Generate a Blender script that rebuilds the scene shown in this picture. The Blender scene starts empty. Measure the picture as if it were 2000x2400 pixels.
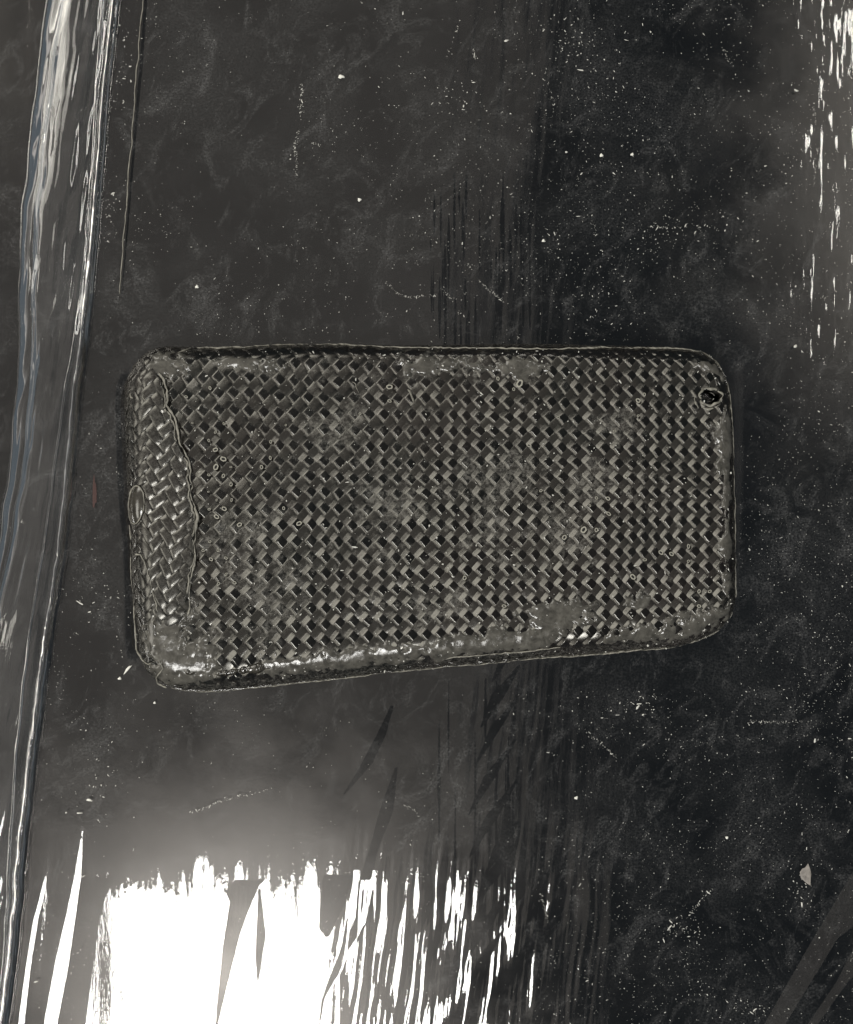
import bpy, math, random
import numpy as np
from mathutils import Vector
random.seed(7); rng = np.random.default_rng(11)
S = bpy.context.scene
COL = S.collection
# ---------------------------------------------------------------- camera, world, lamps, exposure
# 1 unit = 1 cm.  The photograph looks straight down at the bench from about 35 cm.
CAMH = 36.0
cam = bpy.data.cameras.new('camera'); camo = bpy.data.objects.new('camera', cam); COL.objects.link(camo)
camo.location = (0, 0, CAMH); cam.sensor_fit = 'VERTICAL'; cam.sensor_height = 24
cam.lens = 24*CAMH/24.0; cam.clip_start = 0.5; cam.clip_end = 2000
S.camera = camo
S.unit_settings.system = 'METRIC'; S.unit_settings.scale_length = 0.01
w = bpy.data.worlds.new('World'); S.world = w; w.use_nodes = True
w.node_tree.nodes['Background'].inputs[0].default_value = (0.72, 0.87, 1.0, 1)
w.node_tree.nodes['Background'].inputs[1].default_value = 0.10
S.view_settings.view_transform = 'Standard'; S.view_settings.look = 'None'
S.view_settings.exposure = 0; S.view_settings.gamma = 1
LH = 100.0                       # height of the lamps over the bench
MF = 1+LH/CAMH                   # a lamp point is mirrored in the film at (x, y)/MF
def lamp(name, x0, x1, y0, y1, rad, col, z=LH, spread=180):
    l = bpy.data.lights.new(name, 'AREA'); l.shape = 'RECTANGLE'
    l.size = x1-x0; l.size_y = y1-y0; l.color = col; l.spread = math.radians(spread)
    l.energy = rad*math.pi*(x1-x0)*(y1-y0)
    o = bpy.data.objects.new(name, l); COL.objects.link(o); o.location = ((x0+x1)/2, (y0+y1)/2, z)
    return o
lamp('ceiling_panel_lamp', -7.65*MF, -1.9*MF, -20*MF, -8.7*MF, 30, (1, .985, .95))
lamp('ceiling_tube_lamp', 10.8*MF, 13.2*MF, 3.6*MF, 15*MF, 14, (1, .97, .90))
lamp('lit_ceiling', -75*MF, 1.6*MF, -35*MF, 35*MF, 0.31, (1, .90, .79), z=LH+4)
lamp('lit_ceiling', 1.6*MF, 2.3*MF, -35*MF, 35*MF, 0.25, (1, .92, .82), z=LH+4)
lamp('lit_ceiling', 2.3*MF, 3.2*MF, -35*MF, 35*MF, 0.12, (1, .95, .88), z=LH+4)
lamp('added_side_light', -42*MF, -12.0*MF, 9*MF, 29*MF, 5.0, (1, .96, .86), z=LH+2)  # added light without a known fixture, brightens left-facing strips of the weave
lamp('added_side_light', -48*MF, -24*MF, -21*MF, -1.5*MF, 4.6, (1, .96, .86), z=LH+2)  # second added light, brightens the other tow flanks on the left half

# ---------------------------------------------------------------- helpers
def P(px, py): return ((px-1000)/100.0, (1200-py)/100.0)
def hash2(ix, iy, seed):
    h = (ix.astype(np.int64)*374761393 + iy.astype(np.int64)*668265263 + seed*974634777) & 0xffffffff
    h = ((h ^ (h >> 13))*1274126177) & 0xffffffff
    h = (h ^ (h >> 16)) & 0xffffffff
    return h/4294967295.0
def vnoise(x, y, seed=0):
    ix = np.floor(x); iy = np.floor(y); fx = x-ix; fy = y-iy
    fx = fx*fx*(3-2*fx); fy = fy*fy*(3-2*fy); ix = ix.astype(np.int64); iy = iy.astype(np.int64)
    a = hash2(ix, iy, seed); b = hash2(ix+1, iy, seed); c = hash2(ix, iy+1, seed); d = hash2(ix+1, iy+1, seed)
    return (a*(1-fx)+b*fx)*(1-fy)+(c*(1-fx)+d*fx)*fy
def fbm(x, y, seed=0, o=4):
    s = 0; a = .5; t = 0
    for k in range(o):
        s = s+a*vnoise(x*2**k+k*17.3, y*2**k-k*9.1, seed+k); t += a; a *= .55
    return s/t
def sstep(a, b, x):
    t = np.clip((x-a)/(b-a), 0, 1); return t*t*(3-2*t)
def mesh_obj(name, V, F, mat, parent=None, smooth=True, uv=None):
    V = np.asarray(V, dtype=np.float32)
    if parent is not None: V = V-np.array(parent['_c'], dtype=np.float32)
    me = bpy.data.meshes.new(name); F = np.asarray(F, dtype=np.int32)
    n, k = F.shape
    me.vertices.add(len(V)); me.vertices.foreach_set('co', V.ravel())
    me.loops.add(n*k); me.loops.foreach_set('vertex_index', F.ravel())
    me.polygons.add(n); me.polygons.foreach_set('loop_start', np.arange(0, n*k, k, dtype=np.int32))
    me.polygons.foreach_set('loop_total', np.full(n, k, dtype=np.int32))
    me.polygons.foreach_set('use_smooth', np.full(n, smooth))
    if uv is not None:
        l = me.uv_layers.new(name='UVMap'); l.data.foreach_set('uv', np.asarray(uv, np.float32)[F.ravel()].ravel())
    me.update(calc_edges=True); me.validate()
    if mat: me.materials.append(mat)
    o = bpy.data.objects.new(name, me); COL.objects.link(o)
    if parent is not None: o.parent = parent
    return o
def grid_faces(nr, nc, wrap=False):
    r = np.arange(nr-1)[:, None]; c = np.arange(nc if wrap else nc-1)[None, :]
    c2 = (c+1) % nc
    return np.stack([r*nc+c, r*nc+c2, (r+1)*nc+c2, (r+1)*nc+c], -1).reshape(-1, 4)
def tag(o, label=None, cat=None, group=None, kind=None):
    if label: o['label'] = label
    if cat: o['category'] = cat
    if group: o['group'] = group
    if kind: o['kind'] = kind
    return o
def empty(name, loc, label, cat, group=None):
    o = bpy.data.objects.new(name, None); COL.objects.link(o); o.location = loc; o.empty_display_size = .5
    o['_c'] = list(loc); return tag(o, label, cat, group)
def sub(o):                     # lets a part carry sub-parts built in world coordinates
    o['_c'] = list(o.parent['_c']); return o
# node helpers
class NT:
    def __init__(s, name):
        s.m = bpy.data.materials.new(name); s.m.use_nodes = True; s.t = s.m.node_tree; s.t.nodes.clear()
        s.out = s.t.nodes.new('ShaderNodeOutputMaterial')
        s.tc = s.t.nodes.new('ShaderNodeTexCoord')
    def n(s, ty, **kw):
        x = s.t.nodes.new(ty)
        for k, v in kw.items():
            if k.startswith('i_'): s.put(x.inputs[k[2:].replace('_', ' ')], v)
            elif k.startswith('n_'): s.put(x.inputs[int(k[2:])], v)
            else: setattr(x, k, v)
        return x
    def put(s, inp, v):
        if isinstance(v, bpy.types.NodeSocket): s.t.links.new(v, inp)
        elif isinstance(v, bpy.types.Node): s.t.links.new(v.outputs[0], inp)
        else: inp.default_value = v
    def math(s, op, a, b=0.0, c=0.0, clamp=False):
        x = s.n('ShaderNodeMath', operation=op, n_0=a, n_1=b); x.use_clamp = clamp
        if op in ('MULTIPLY_ADD',): s.put(x.inputs[2], c)
        return x.outputs[0]
    def map(s, scale=(1, 1, 1), rot=0, loc=(0, 0, 0), src='Object'):
        r = s.n('ShaderNodeMapping', i_Vector=s.tc.outputs[src], i_Rotation=(0, 0, rot)).outputs[0]
        return s.n('ShaderNodeMapping', i_Vector=r, i_Scale=scale, i_Location=loc).outputs[0]
    def noise(s, vec, scale, detail=3, rough=.55, dist=0):
        return s.n('ShaderNodeTexNoise', i_Vector=vec, i_Scale=scale, i_Detail=detail, i_Roughness=rough, i_Distortion=dist).outputs[0]
    def ramp(s, v, lo, hi, a=0.0, b=1.0):
        return s.n('ShaderNodeMapRange', i_Value=v, i_From_Min=lo, i_From_Max=hi, i_To_Min=a, i_To_Max=b).outputs[0]
    def done(s, sh): s.t.links.new(sh if isinstance(sh, bpy.types.NodeSocket) else sh.outputs[0], s.out.inputs[0]); return s.m

# ---------------------------------------------------------------- materials
def bench_mat():
    t = NT('black_bench_top')
    d = t.n('ShaderNodeBsdfDiffuse', i_Color=(.003, .0031, .0034, 1))
    g = t.n('ShaderNodeBsdfGlossy', distribution='BECKMANN', i_Color=(1, .94, .88, 1), i_Roughness=t.ramp(t.noise(t.map(), .6, 4), .3, .7, .19, .27))
    return t.done(t.n('ShaderNodeMixShader', n_0=.024, n_1=d, n_2=g))
def film_mat(name='clear_film', haze_edge=False, mul=1.0):
    t = NT(name)
    # dust haze in the film: cloudy smudges, wiped streaks and fine grain
    v = t.map()
    cloud = t.noise(t.map((.32, .32, .32)), 1.0, 5, .6, .6)
    wipe = t.noise(t.map((1.25, .7, 1), math.radians(32)), 1.0, 7, .72, 1.6)
    wipe2 = t.noise(t.map((1.1, .8, 1), math.radians(-40), (3, 9, 0)), .7, 7, .72, 1.8)
    grain = t.noise(v, 22, 2, .7)
    fine = t.noise(t.map((9, 1.0, 1)), 2.2, 2, .6)
    c = t.ramp(cloud, .44, .68); wv = t.ramp(wipe, .52, .74); w2 = t.ramp(wipe2, .53, .75)
    g = t.ramp(grain, .38, .75, .15, 1.9)
    sm = t.math('ADD', t.math('MULTIPLY', c, .026), t.math('ADD', t.math('MULTIPLY', wv, .08), t.math('MULTIPLY', w2, .045)))
    d = t.math('MULTIPLY', t.math('ADD', sm, .0008), g)
    # brushed vertical lines where the film is stretched
    lines = t.ramp(fine, .60, .78, 0, .003)
    d = t.math('ADD', d, lines)
    sp = t.n('ShaderNodeTexVoronoi', i_Vector=t.map((1, 1, 1)), i_Scale=6.5, i_Randomness=1.0)
    spk = t.ramp(sp.outputs['Distance'], .02, .07, .12, 0)
    d = t.math('ADD', d, t.math('MULTIPLY', spk, t.ramp(t.noise(v, .8, 3), .4, .62)))
    if haze_edge:
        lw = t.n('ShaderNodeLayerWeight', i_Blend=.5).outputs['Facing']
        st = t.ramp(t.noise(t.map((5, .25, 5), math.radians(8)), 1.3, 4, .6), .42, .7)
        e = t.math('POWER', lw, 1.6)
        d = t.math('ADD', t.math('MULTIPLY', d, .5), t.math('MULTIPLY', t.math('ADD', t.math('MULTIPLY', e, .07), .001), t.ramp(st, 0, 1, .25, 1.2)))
    d = t.math('MULTIPLY', d, mul, clamp=True)
    # bumps: fine unevenness that frays the edge of the mirrored lamps
    at = t.n('ShaderNodeAttribute', attribute_name='tilt'); ge = t.n('ShaderNodeNewGeometry')
    nv = t.n('ShaderNodeVectorMath', operation='NORMALIZE', n_0=t.n('ShaderNodeVectorMath', operation='ADD', n_0=ge.outputs['Normal'], n_1=at.outputs['Vector']).outputs[0]).outputs[0]
    b1 = t.n('ShaderNodeBump', i_Normal=nv, i_Strength=1.0, i_Distance=.0009, i_Height=t.noise(t.map((9, 3.0, 9)), 1.6, 3, .6))
    b2 = t.n('ShaderNodeBump', i_Strength=1.0, i_Distance=.00003, i_Height=t.noise(v, 24, 2, .6), i_Normal=b1.outputs[0])
    gl = t.n('ShaderNodeBsdfGlossy', distribution='BECKMANN', i_Color=(1, 1, 1, 1), i_Roughness=.02, i_Normal=b2.outputs[0])
    gr = t.n('ShaderNodeBsdfGlossy', distribution='BECKMANN', i_Color=(1, .96, .93, 1), i_Roughness=.16, i_Normal=b1.outputs[0])
    gm = t.n('ShaderNodeMixShader', n_0=.07, n_1=gl, n_2=gr)
    tr = t.n('ShaderNodeBsdfTransparent')
    fr = t.n('ShaderNodeFresnel', i_IOR=1.5, i_Normal=b1.outputs[0]).outputs[0]
    fr2 = t.math('MULTIPLY', fr, .95 if haze_edge else 1.6, clamp=True)
    base = t.n('ShaderNodeMixShader', n_0=fr2, n_1=tr, n_2=gm)
    df = t.n('ShaderNodeBsdfDiffuse', i_Color=(.59, .59, .585, 1))
    return t.done(t.n('ShaderNodeMixShader', n_0=d, n_1=base, n_2=df))
def case_dust(t):
    """haze of dry resin and dust lying on the weave (0..1)"""
    a = t.ramp(t.noise(t.map(), .55, 5, .65, .5), .44, .72)
    b = t.ramp(t.noise(t.map(), 5.0, 4, .7), .35, .75, .2, 1.5)
    return t.math('MULTIPLY', a, b)
def tow_mat():
    t = NT('carbon_tow')
    uv = t.tc.outputs['UV']
    fib = t.noise(t.n('ShaderNodeMapping', i_Vector=uv, i_Scale=(.8, 9, 1)).outputs[0], 1.5, 4, .75)
    tint = t.noise(t.map(), .45, 3, .6)
    col = t.n('ShaderNodeMix', data_type='RGBA', n_0=t.ramp(tint, .4, .65))
    col.inputs['A'].default_value = (.0014, .0013, .0009, 1); col.inputs['B'].default_value = (.0052, .0034, .0028, 1)
    at = t.n('ShaderNodeAttribute', attribute_name='tilt'); ge = t.n('ShaderNodeNewGeometry')
    nv = t.n('ShaderNodeVectorMath', operation='NORMALIZE', n_0=t.n('ShaderNodeVectorMath', operation='ADD', n_0=ge.outputs['Normal'], n_1=at.outputs['Vector']).outputs[0]).outputs[0]
    bp = t.n('ShaderNodeBump', i_Normal=nv, i_Strength=.5, i_Distance=.003, i_Height=fib)
    bp2 = t.n('ShaderNodeBump', i_Strength=.5, i_Distance=.004, i_Height=t.noise(t.map(), 6, 3, .6), i_Normal=bp.outputs[0])
    b = t.n('ShaderNodeBsdfPrincipled', i_Base_Color=col.outputs['Result'], i_Roughness=t.ramp(fib, .3, .7, .16, .27), i_Normal=bp2.outputs[0])
    b.inputs['Specular IOR Level'].default_value = .8; b.inputs['Specular Tint'].default_value = (1, .98, .91, 1)
    df = t.n('ShaderNodeBsdfPrincipled', i_Base_Color=(.165, .157, .138, 1), i_Roughness=.55, i_Normal=bp2.outputs[0])
    hz = t.n('ShaderNodeAttribute', attribute_name='haze').outputs['Fac']
    d = t.math('ADD', t.math('MULTIPLY', case_dust(t), .03), t.math('MULTIPLY', hz, t.ramp(t.noise(t.map(), 13, 5, .8), .44, .62, .02, .6)))
    d = t.math('ADD', d, t.ramp(t.noise(t.map(), 26, 2, .8), .62, .85, 0, .10), clamp=True)
    return t.done(t.n('ShaderNodeMixShader', n_0=d, n_1=b, n_2=df))
def resin_mat(name, col, rough=.38, bump=.02, spec=.5):
    t = NT(name)
    n1 = t.noise(t.map(), 4.5, 5, .7, .4); n2 = t.noise(t.map(), 20, 3, .7)
    m = t.n('ShaderNodeMix', data_type='RGBA', n_0=t.ramp(n1, .35, .68))
    m.inputs['A'].default_value = (*[c*.38 for c in col], 1); m.inputs['B'].default_value = (*col, 1)
    bp = t.n('ShaderNodeBump', i_Strength=.7, i_Distance=bump*1.6, i_Height=n1)
    bp2 = t.n('ShaderNodeBump', i_Strength=.6, i_Distance=bump*.4, i_Height=n2, i_Normal=bp.outputs[0])
    b = t.n('ShaderNodeBsdfPrincipled', i_Base_Color=m.outputs['Result'], i_Roughness=t.ramp(n1, .38, .66, rough*.38, rough*1.5), i_Normal=bp2.outputs[0])
    b.inputs['Specular IOR Level'].default_value = spec
    return t.done(b)
def plain(name, col, rough=.6):
    t = NT(name); return t.done(t.n('ShaderNodeBsdfPrincipled', i_Base_Color=(*col, 1), i_Roughness=rough))
M_bench = bench_mat(); M_film = film_mat(); M_roll = film_mat('clear_film_roll', True)
M_tow = tow_mat()
M_resin = resin_mat('cloudy_resin', (.11, .104, .09), .16, .006)
M_edge = resin_mat('dry_resin_edge', (.30, .285, .24), .5, .01)
M_wet = resin_mat('wet_resin', (.05, .045, .035), .12, .004, .8)
M_ring = resin_mat('void_rim', (.5, .48, .40), .5, .008)
M_black = plain('void_black', (.002, .002, .002), .8)
M_dust = plain('pale_dust', (.62, .61, .56), .9)
M_flake = plain('white_flake', (.8, .79, .72), .7)

# ---------------------------------------------------------------- bench
V = np.array([(-60, -60, -.12), (60, -60, -.12), (60, 60, -.12), (-60, 60, -.12)])
tag(mesh_obj('bench_top', V, [[0, 1, 2, 3]], M_bench, smooth=False), kind='structure')

# ---------------------------------------------------------------- stretched film (one relief sheet)
film = empty('plastic_film', (0, 0, 0), 'clear dusty film stretched over the black bench, gathered in a roll at the left', 'plastic film')
xs = np.concatenate([np.linspace(-40, -10.6, 30)[:-1], np.linspace(-10.6, 10.6, 1000), np.linspace(10.6, 40, 30)[1:]])
ys = np.concatenate([np.linspace(-40, -12.6, 20)[:-1], np.linspace(-12.6, 12.6, 700), np.linspace(12.6, 40, 20)[1:]])
X, Y = np.meshgrid(xs, ys); PX = X*100+1000; PY = 1200-Y*100
T = np.zeros_like(X); TY = np.zeros_like(X)             # tilt of the film in x (positive: leans to the right)
def band(L, R, s, soft=3.0, ty=0.0, fy=0):
    """a flank of a fold between two hand-measured edges [(y, x)...]"""
    global T, TY
    L = sorted(L); R = sorted(R)
    xl = np.interp(PY, [a for a, b in L], [b for a, b in L]); xr = np.interp(PY, [a for a, b in R], [b for a, b in R])
    y0 = max(L[0][0], R[0][0]); y1 = min(L[-1][0], R[-1][0])
    m = sstep(-soft, soft, PX-xl)*sstep(-soft, soft, xr-PX)*((PY >= y0) & (PY <= y1))*(sstep(y0, y0+fy, PY)*sstep(y1, y1-fy, PY) if fy else 1)
    T = T*(1-m)+s*m; TY = TY*(1-m)+ty*m
LW = .13
band([(2062, 552), (2088, 528), (2114, 539), (2217, 523), (2371, 508), (2420, 505)], [(2062, 620), (2078, 606), (2140, 580), (2191, 562), (2320, 530), (2420, 506)], LW*1.0)
band([(2085, 606), (2243, 600), (2300, 604)], [(2085, 610), (2191, 622), (2300, 606)], LW)
band([(2050, 760), (2063, 755), (2176, 750), (2196, 766)], [(2050, 824), (2068, 824), (2124, 806), (2170, 782), (2196, 768)], LW)
band([(2040, 829), (2068, 827), (2217, 801), (2294, 770), (2345, 753), (2420, 745)], [(2040, 885), (2093, 874), (2165, 855), (2222, 821), (2263, 806), (2340, 762), (2420, 748)], -LW)
band([(2057, 190), (2152, 177), (2267, 160), (2420, 130)], [(2057, 268), (2107, 244), (2171, 229), (2267, 217), (2420, 196)], -.06)
# narrow flanks that catch the lamp left of its mirrored edge
band([(1935, 192), (2038, 179), (2133, 160), (2248, 133), (2420, 101)], [(1935, 198), (2057, 190), (2152, 177), (2267, 160), (2420, 130)], .075, 3, -.028)
band([(2030, 114), (2152, 80), (2267, 61), (2420, 40)], [(2030, 115), (2152, 91), (2267, 72), (2420, 54)], .09, 3, -.012)
# leaf-shaped flanks that lean away from the lit ceiling
band([(1655, 916), (1720, 885), (1800, 842), (1865, 803)], [(1655, 922), (1720, 905), (1790, 872), (1865, 806)], .16)
band([(1800, 926), (1900, 890), (2000, 862), (2062, 842)], [(1800, 932), (1900, 922), (2000, 884), (2062, 868)], .11)
for k in range(9):               # slanted ripples beside the edge of the mirrored ceiling
    y0 = 1470+k*88+random.uniform(-14, 14); ln = random.uniform(120, 190); xx = 1235-k*5+random.uniform(-14, 8); wd = random.uniform(28, 50)
    band([(y0, xx), (y0+ln*.5, xx-ln*.34-wd*.4), (y0+ln, xx-ln*.62)], [(y0, xx+2), (y0+ln*.5, xx-ln*.34+wd*.35), (y0+ln, xx-ln*.62+2)], .13)
for k in range(14):              # upright dark lines near the edge
    y0 = random.uniform(1500, 2250); ln = random.uniform(150, 420); xx = random.gauss(1130, 50); wd = random.uniform(3, 8)
    band([(y0, xx), (y0+ln*.5, xx-wd/2), (y0+ln, xx)], [(y0, xx+1), (y0+ln*.5, xx+wd/2), (y0+ln, xx+1)], .1, 1.5)
for k in range(60):
    y0 = random.uniform(400, 800); ln = random.uniform(60, 220); xx = random.uniform(1010, 1330); wd = random.uniform(3, 7)
    band([(y0, xx), (y0+ln*.5, xx-wd/2), (y0+ln, xx)], [(y0, xx+1), (y0+ln*.5, xx+wd/2), (y0+ln, xx+1)], .08, 1.5)
# the film dips beside the left end of the case
band([(838, 258), (1000, 260), (1150, 272), (1300, 290), (1540, 296), (1600, 330)], [(838, 330), (1600, 345)], .19, 26, 0, 90)
band([(-20, 338), (150, 326), (400, 306), (690, 284)], [(-20, 349), (150, 337), (400, 314), (690, 289)], .2, 3)
# diagonal flank at the bottom right that catches the ceiling
band([(2020, 2010), (2200, 1905), (2420, 1780)], [(2020, 2200), (2200, 1965), (2420, 1830)], -.15, 3, .09)
band([(2200, 2010), (2300, 1960), (2420, 1880)], [(2200, 2100), (2300, 1990), (2420, 1905)], -.15, 3, .09)
# streaky upright ripples where lamp light breaks up into flames
rip = (fbm((PX+(PY-2050)*.10)/8.0+vnoise(PX/60, PY/120, 5)*1.2, PY/150.0, 3, 3)-.5)
m1 = sstep(740, 880, PX)*(1-sstep(1180, 1420, PX)*.75)*(1-sstep(1450, 1650, PX))*sstep(1900, 2100, PY)
m1b = sstep(980, 1130, PX)*(1-sstep(1290, 1420, PX))*(1-m1)*(.32+.2*sstep(1450, 1700, PY))
diag = (fbm((PX+PY*.55)/34.0, (PY-PX*.3)/210.0, 9, 3)-.5)
T += rip*(.48*m1+.20*m1b)+diag*(.36*sstep(900, 1080, PX)*sstep(1950, 2150, PY)*(1-sstep(1230, 1400, PX)))
ripr = (fbm(PX/6.0, PY/55.0, 21, 2)-.5)
mr = sstep(1780, 1930, PX)*(1-sstep(820, 960, PY)) + .5*sstep(1500, 1800, PX)*(1-sstep(80, 260, PY))
T += np.sign(ripr)*np.abs(ripr)**1.6*.27*mr
T += (fbm(PX/11.0, PY/300.0, 31, 2)-.5)*.012
T += (fbm(PX/260.0, PY/420.0, 41, 2)-.5)*.022
ml = 1-sstep(210, 300, PX+ (PY)*.05)
T += (fbm(PX/22.0+PY/260., PY/420.0, 51, 2)-.5)*.07*ml
# low real relief of the sheet; the fine creases go into the sheet's tilt
Z = (fbm(PX/260, PY/700, 61, 2)-.5)*.05+(fbm(PX/60, PY/500, 63, 2)-.5)*.006
fr_ = sstep(1960, 2040, PY)*(1-sstep(2120, 2240, PY))
TY += (fbm(PX/16, PY/160, 71, 3)-.5)*.022*fr_+(fbm(PX/7, PY/60, 73, 2)-.5)*.012*fr_
# lies flat under the case
inm = sstep(270, 330, PX)*(1-sstep(1700, 1760, PX))*sstep(780, 840, PY)*(1-sstep(1560, 1620, PY))
Z = Z*(1-inm)-.03*inm
V = np.stack([X, Y, Z], -1).reshape(-1, 3)
sheet = mesh_obj('stretched_sheet', V, grid_faces(len(ys), len(xs)), M_film, film)
ta = sheet.data.attributes.new('tilt', 'FLOAT_VECTOR', 'POINT')
ta.data.foreach_set('vector', np.stack([T, TY, 0*T], -1).astype(np.float32).ravel())

# gathered roll of film along the left side
LE = [(-260, 128), (0, 114), (57, 103), (152, 91), (248, 82), (362, 70), (476, 57), (610, 48), (800, 46), (952, 36), (1143, 19), (1276, 0), (1500, -45), (1700, -90), (2000, -150), (2700, -290)]
RE = [(-260, 310), (0, 287), (190, 266), (343, 251), (438, 244), (610, 232), (800, 211), (952, 191), (1162, 175), (1333, 152), (1486, 130), (1600, 114), (1783, 91), (1943, 72), (2114, 57), (2248, 42), (2400, 23), (2700, -20)]
yy = np.linspace(-260, 2700, 620)
def edgex(E, y): return np.interp(y, [a for a, b in E], [b for a, b in E])
def smooth(a, n=9):
    k = np.ones(n)/n; return np.convolve(np.pad(a, n//2, mode='edge'), k, 'valid')
xl = smooth(edgex(LE, yy)); xr = smooth(edgex(RE, yy))
xl = xl+(vnoise(yy/70, yy*0, 3)-.5)*7; xr = xr+(vnoise(yy/50, yy*0, 4)-.5)*4
def roll_sheet(name, ta, tb, nt, hh, inset, seed, wr, power=.75, xoff=0):
    t = np.linspace(ta, tb, nt)
    TT, YY = np.meshgrid(t, yy)
    W_ = (xr-xl-2*inset)[:, None]; x0 = (xl+inset)[:, None]
    ang = TT*np.pi
    lean = .5+.22*np.sin(yy/420.0+1)[:, None]
    u = .5-.5*np.cos(ang)
    z = np.sin(np.clip(ang, 0, np.pi))**power*hh*(1+.25*np.sin(ang*2)*(lean-.5)*2)
    z = z-np.where((TT < 0) | (TT > 1), .02+np.abs(np.sin(ang))*.05, 0)
    x = x0+W_*u+xoff
    nz = (fbm(u*6.5+YY/600, YY/330, seed, 3)-.5)
    nz2 = (fbm(u*16+YY/260, YY/210, seed+5, 2)-.5)
    # creases that run aslant across the roll
    nz3 = np.abs(fbm(u*3+YY/150, YY/380-u*2, seed+9, 2)-.5)
    env = np.sin(np.clip(ang, 0, np.pi))
    z = z+(nz*.42+nz2*.05-nz3*.25)*wr*(.25+env)
    sc = 1-np.clip(z, 0, 2)/CAMH*0
    V = np.stack([(x-1000)/100.0, (1200-YY)/100.0, np.maximum(z, -.02)+.07], -1).reshape(-1, 3)
    return mesh_obj(name, V, grid_faces(len(yy), nt), M_roll, film)
roll_sheet('rolled_edge', -.1, 1.1, 90, .42, 0, 3, .17)
roll_sheet('inner_fold', .02, .98, 50, .22, 22, 13, .16, 1.0, 6)
# flat hem band at the roll's right side (two plies pressed together)
def ribbon(name, ctr, hw, z, mat, parent, nz=0.0, na=7, arch=.03):
    ctr = np.array(ctr, float); d = np.gradient(ctr, axis=0); d /= np.linalg.norm(d, axis=1)[:, None]+1e-9
    nrm = np.stack([-d[:, 1], d[:, 0]], 1)
    t = np.linspace(-1, 1, na); hw = np.broadcast_to(hw, (len(ctr),))
    Q = ctr[:, None, :]+nrm[:, None, :]*(t[None, :, None]*hw[:, None, None])
    zz = z+arch*(1-t**2)[None, :]+np.zeros((len(ctr), 1))
    if nz: zz = zz+(fbm(Q[..., 0]*30, Q[..., 1]*2, 77, 2)-.5)*nz
    V = np.concatenate([Q, zz[..., None]], -1).reshape(-1, 3)
    return mesh_obj(name, V, grid_faces(len(ctr), na), mat, parent)
hem = np.stack([(xr-13-1000)/100, (1200-yy)/100], 1)
ribbon('hem', hem, np.interp(yy, [0, 400, 700, 1500, 2400], [.05, .07, .13, .14, .12]), .12, M_roll, film, .06, 9, .22)
hem2 = np.stack([(xr-40+14*np.sin(yy/310)-1000)/100, (1200-yy)/100], 1)
ribbon('hem', hem2, .035, .2, M_roll, film, .03, 5, .12)
c3 = np.stack([(xl+(xr-xl)*(.30+.10*np.sin(yy/390+.6))-1000)/100, (1200-yy)/100], 1)
ribbon('crease', c3[230:], .05, .42, M_roll, film, .03, 5, .13)
c4 = np.stack([(xl+6+6*np.sin(yy/260)-1000)/100, (1200-yy)/100], 1)
ribbon('crease', c4, .022, .12, M_roll, film, .02, 5, .12)

# ---------------------------------------------------------------- tubes along a path
def tube_mesh(path, r, ns=6, seed=0, flat=1.0, jitter=.35):
    p = np.array(path, float); d = np.gradient(p, axis=0); d /= np.linalg.norm(d, axis=1)[:, None]+1e-9
    up = np.tile([0, 0, 1.0], (len(p), 1)); a = np.cross(d, up); a /= np.linalg.norm(a, axis=1)[:, None]+1e-9; b = np.cross(a, d)
    s = np.concatenate([[0], np.cumsum(np.linalg.norm(np.diff(p, axis=0), axis=1))])
    rr = r*np.clip(1+jitter*(fbm(s*9+seed*3.1, s*0+seed, seed, 3)-.5)*2+(jitter > .8)*2.4*(fbm(s*1.7+seed, s*0+seed, seed+4, 2)-.5), .08, 2)
    fade = np.minimum(1, np.minimum(s, s[-1]-s)/(r*4)+.15); rr = rr*fade
    th = np.linspace(0, 2*np.pi, ns, endpoint=False)
    V = p[:, None, :]+rr[:, None, None]*(np.cos(th)[None, :, None]*a[:, None, :]+flat*np.sin(th)[None, :, None]*b[:, None, :])
    return V.reshape(-1, 3), grid_faces(len(p), ns, True)
def resample(pts, step):
    p = np.array(pts, float); d = np.linalg.norm(np.diff(p, axis=0), axis=1); s = np.concatenate([[0], np.cumsum(d)])
    n = max(int(s[-1]/step), 4); t = np.linspace(0, s[-1], n)
    return np.stack([np.interp(t, s, p[:, k]) for k in range(p.shape[1])], 1)
edge_line = resample([P(340, -60), P(335, 0), P(328, 90), P(318, 220), P(308, 360), P(298, 480), P(289, 600), P(283, 690)], .05)
edge_line[:, 0] += (fbm(edge_line[:, 1]*3, edge_line[:, 0]*0, 8, 2)-.5)*.06
V, F = tube_mesh(np.c_[edge_line, np.full(len(edge_line), .05)], .013, 5, 3)
mesh_obj('film_seam', V, F, M_edge, film)

# ---------------------------------------------------------------- the case: wrapped surface
OUT = [(324, 843), (346, 822), (380, 811), (473, 815), (621, 812), (733, 808), (900, 811), (1143, 808), (1240, 806), (1386, 812), (1540, 814), (1604, 817), (1643, 826), (1677, 848), (1701, 882), (1711, 926), (1716, 974), (1719, 1100), (1721, 1247), (1725, 1403), (1721, 1432), (1697, 1471), (1653, 1495), (1590, 1513), (1483, 1525), (1371, 1535), (1259, 1543), (1109, 1558), (900, 1577), (844, 1585), (696, 1599), (584, 1611), (510, 1619), (443, 1618), (399, 1610), (365, 1594), (339, 1568), (330, 1542), (326, 1460), (317, 1356), (315, 1274), (308, 1200), (305, 1133), (304, 1040), (298, 973), (298, 910), (306, 869)]
H = .95; RZ = .62
o_ = np.array([P(*p) for p in OUT])/(1+.33/CAMH)
o_ = resample(np.vstack([o_, o_[:1]]), .03)[:-1]
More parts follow.
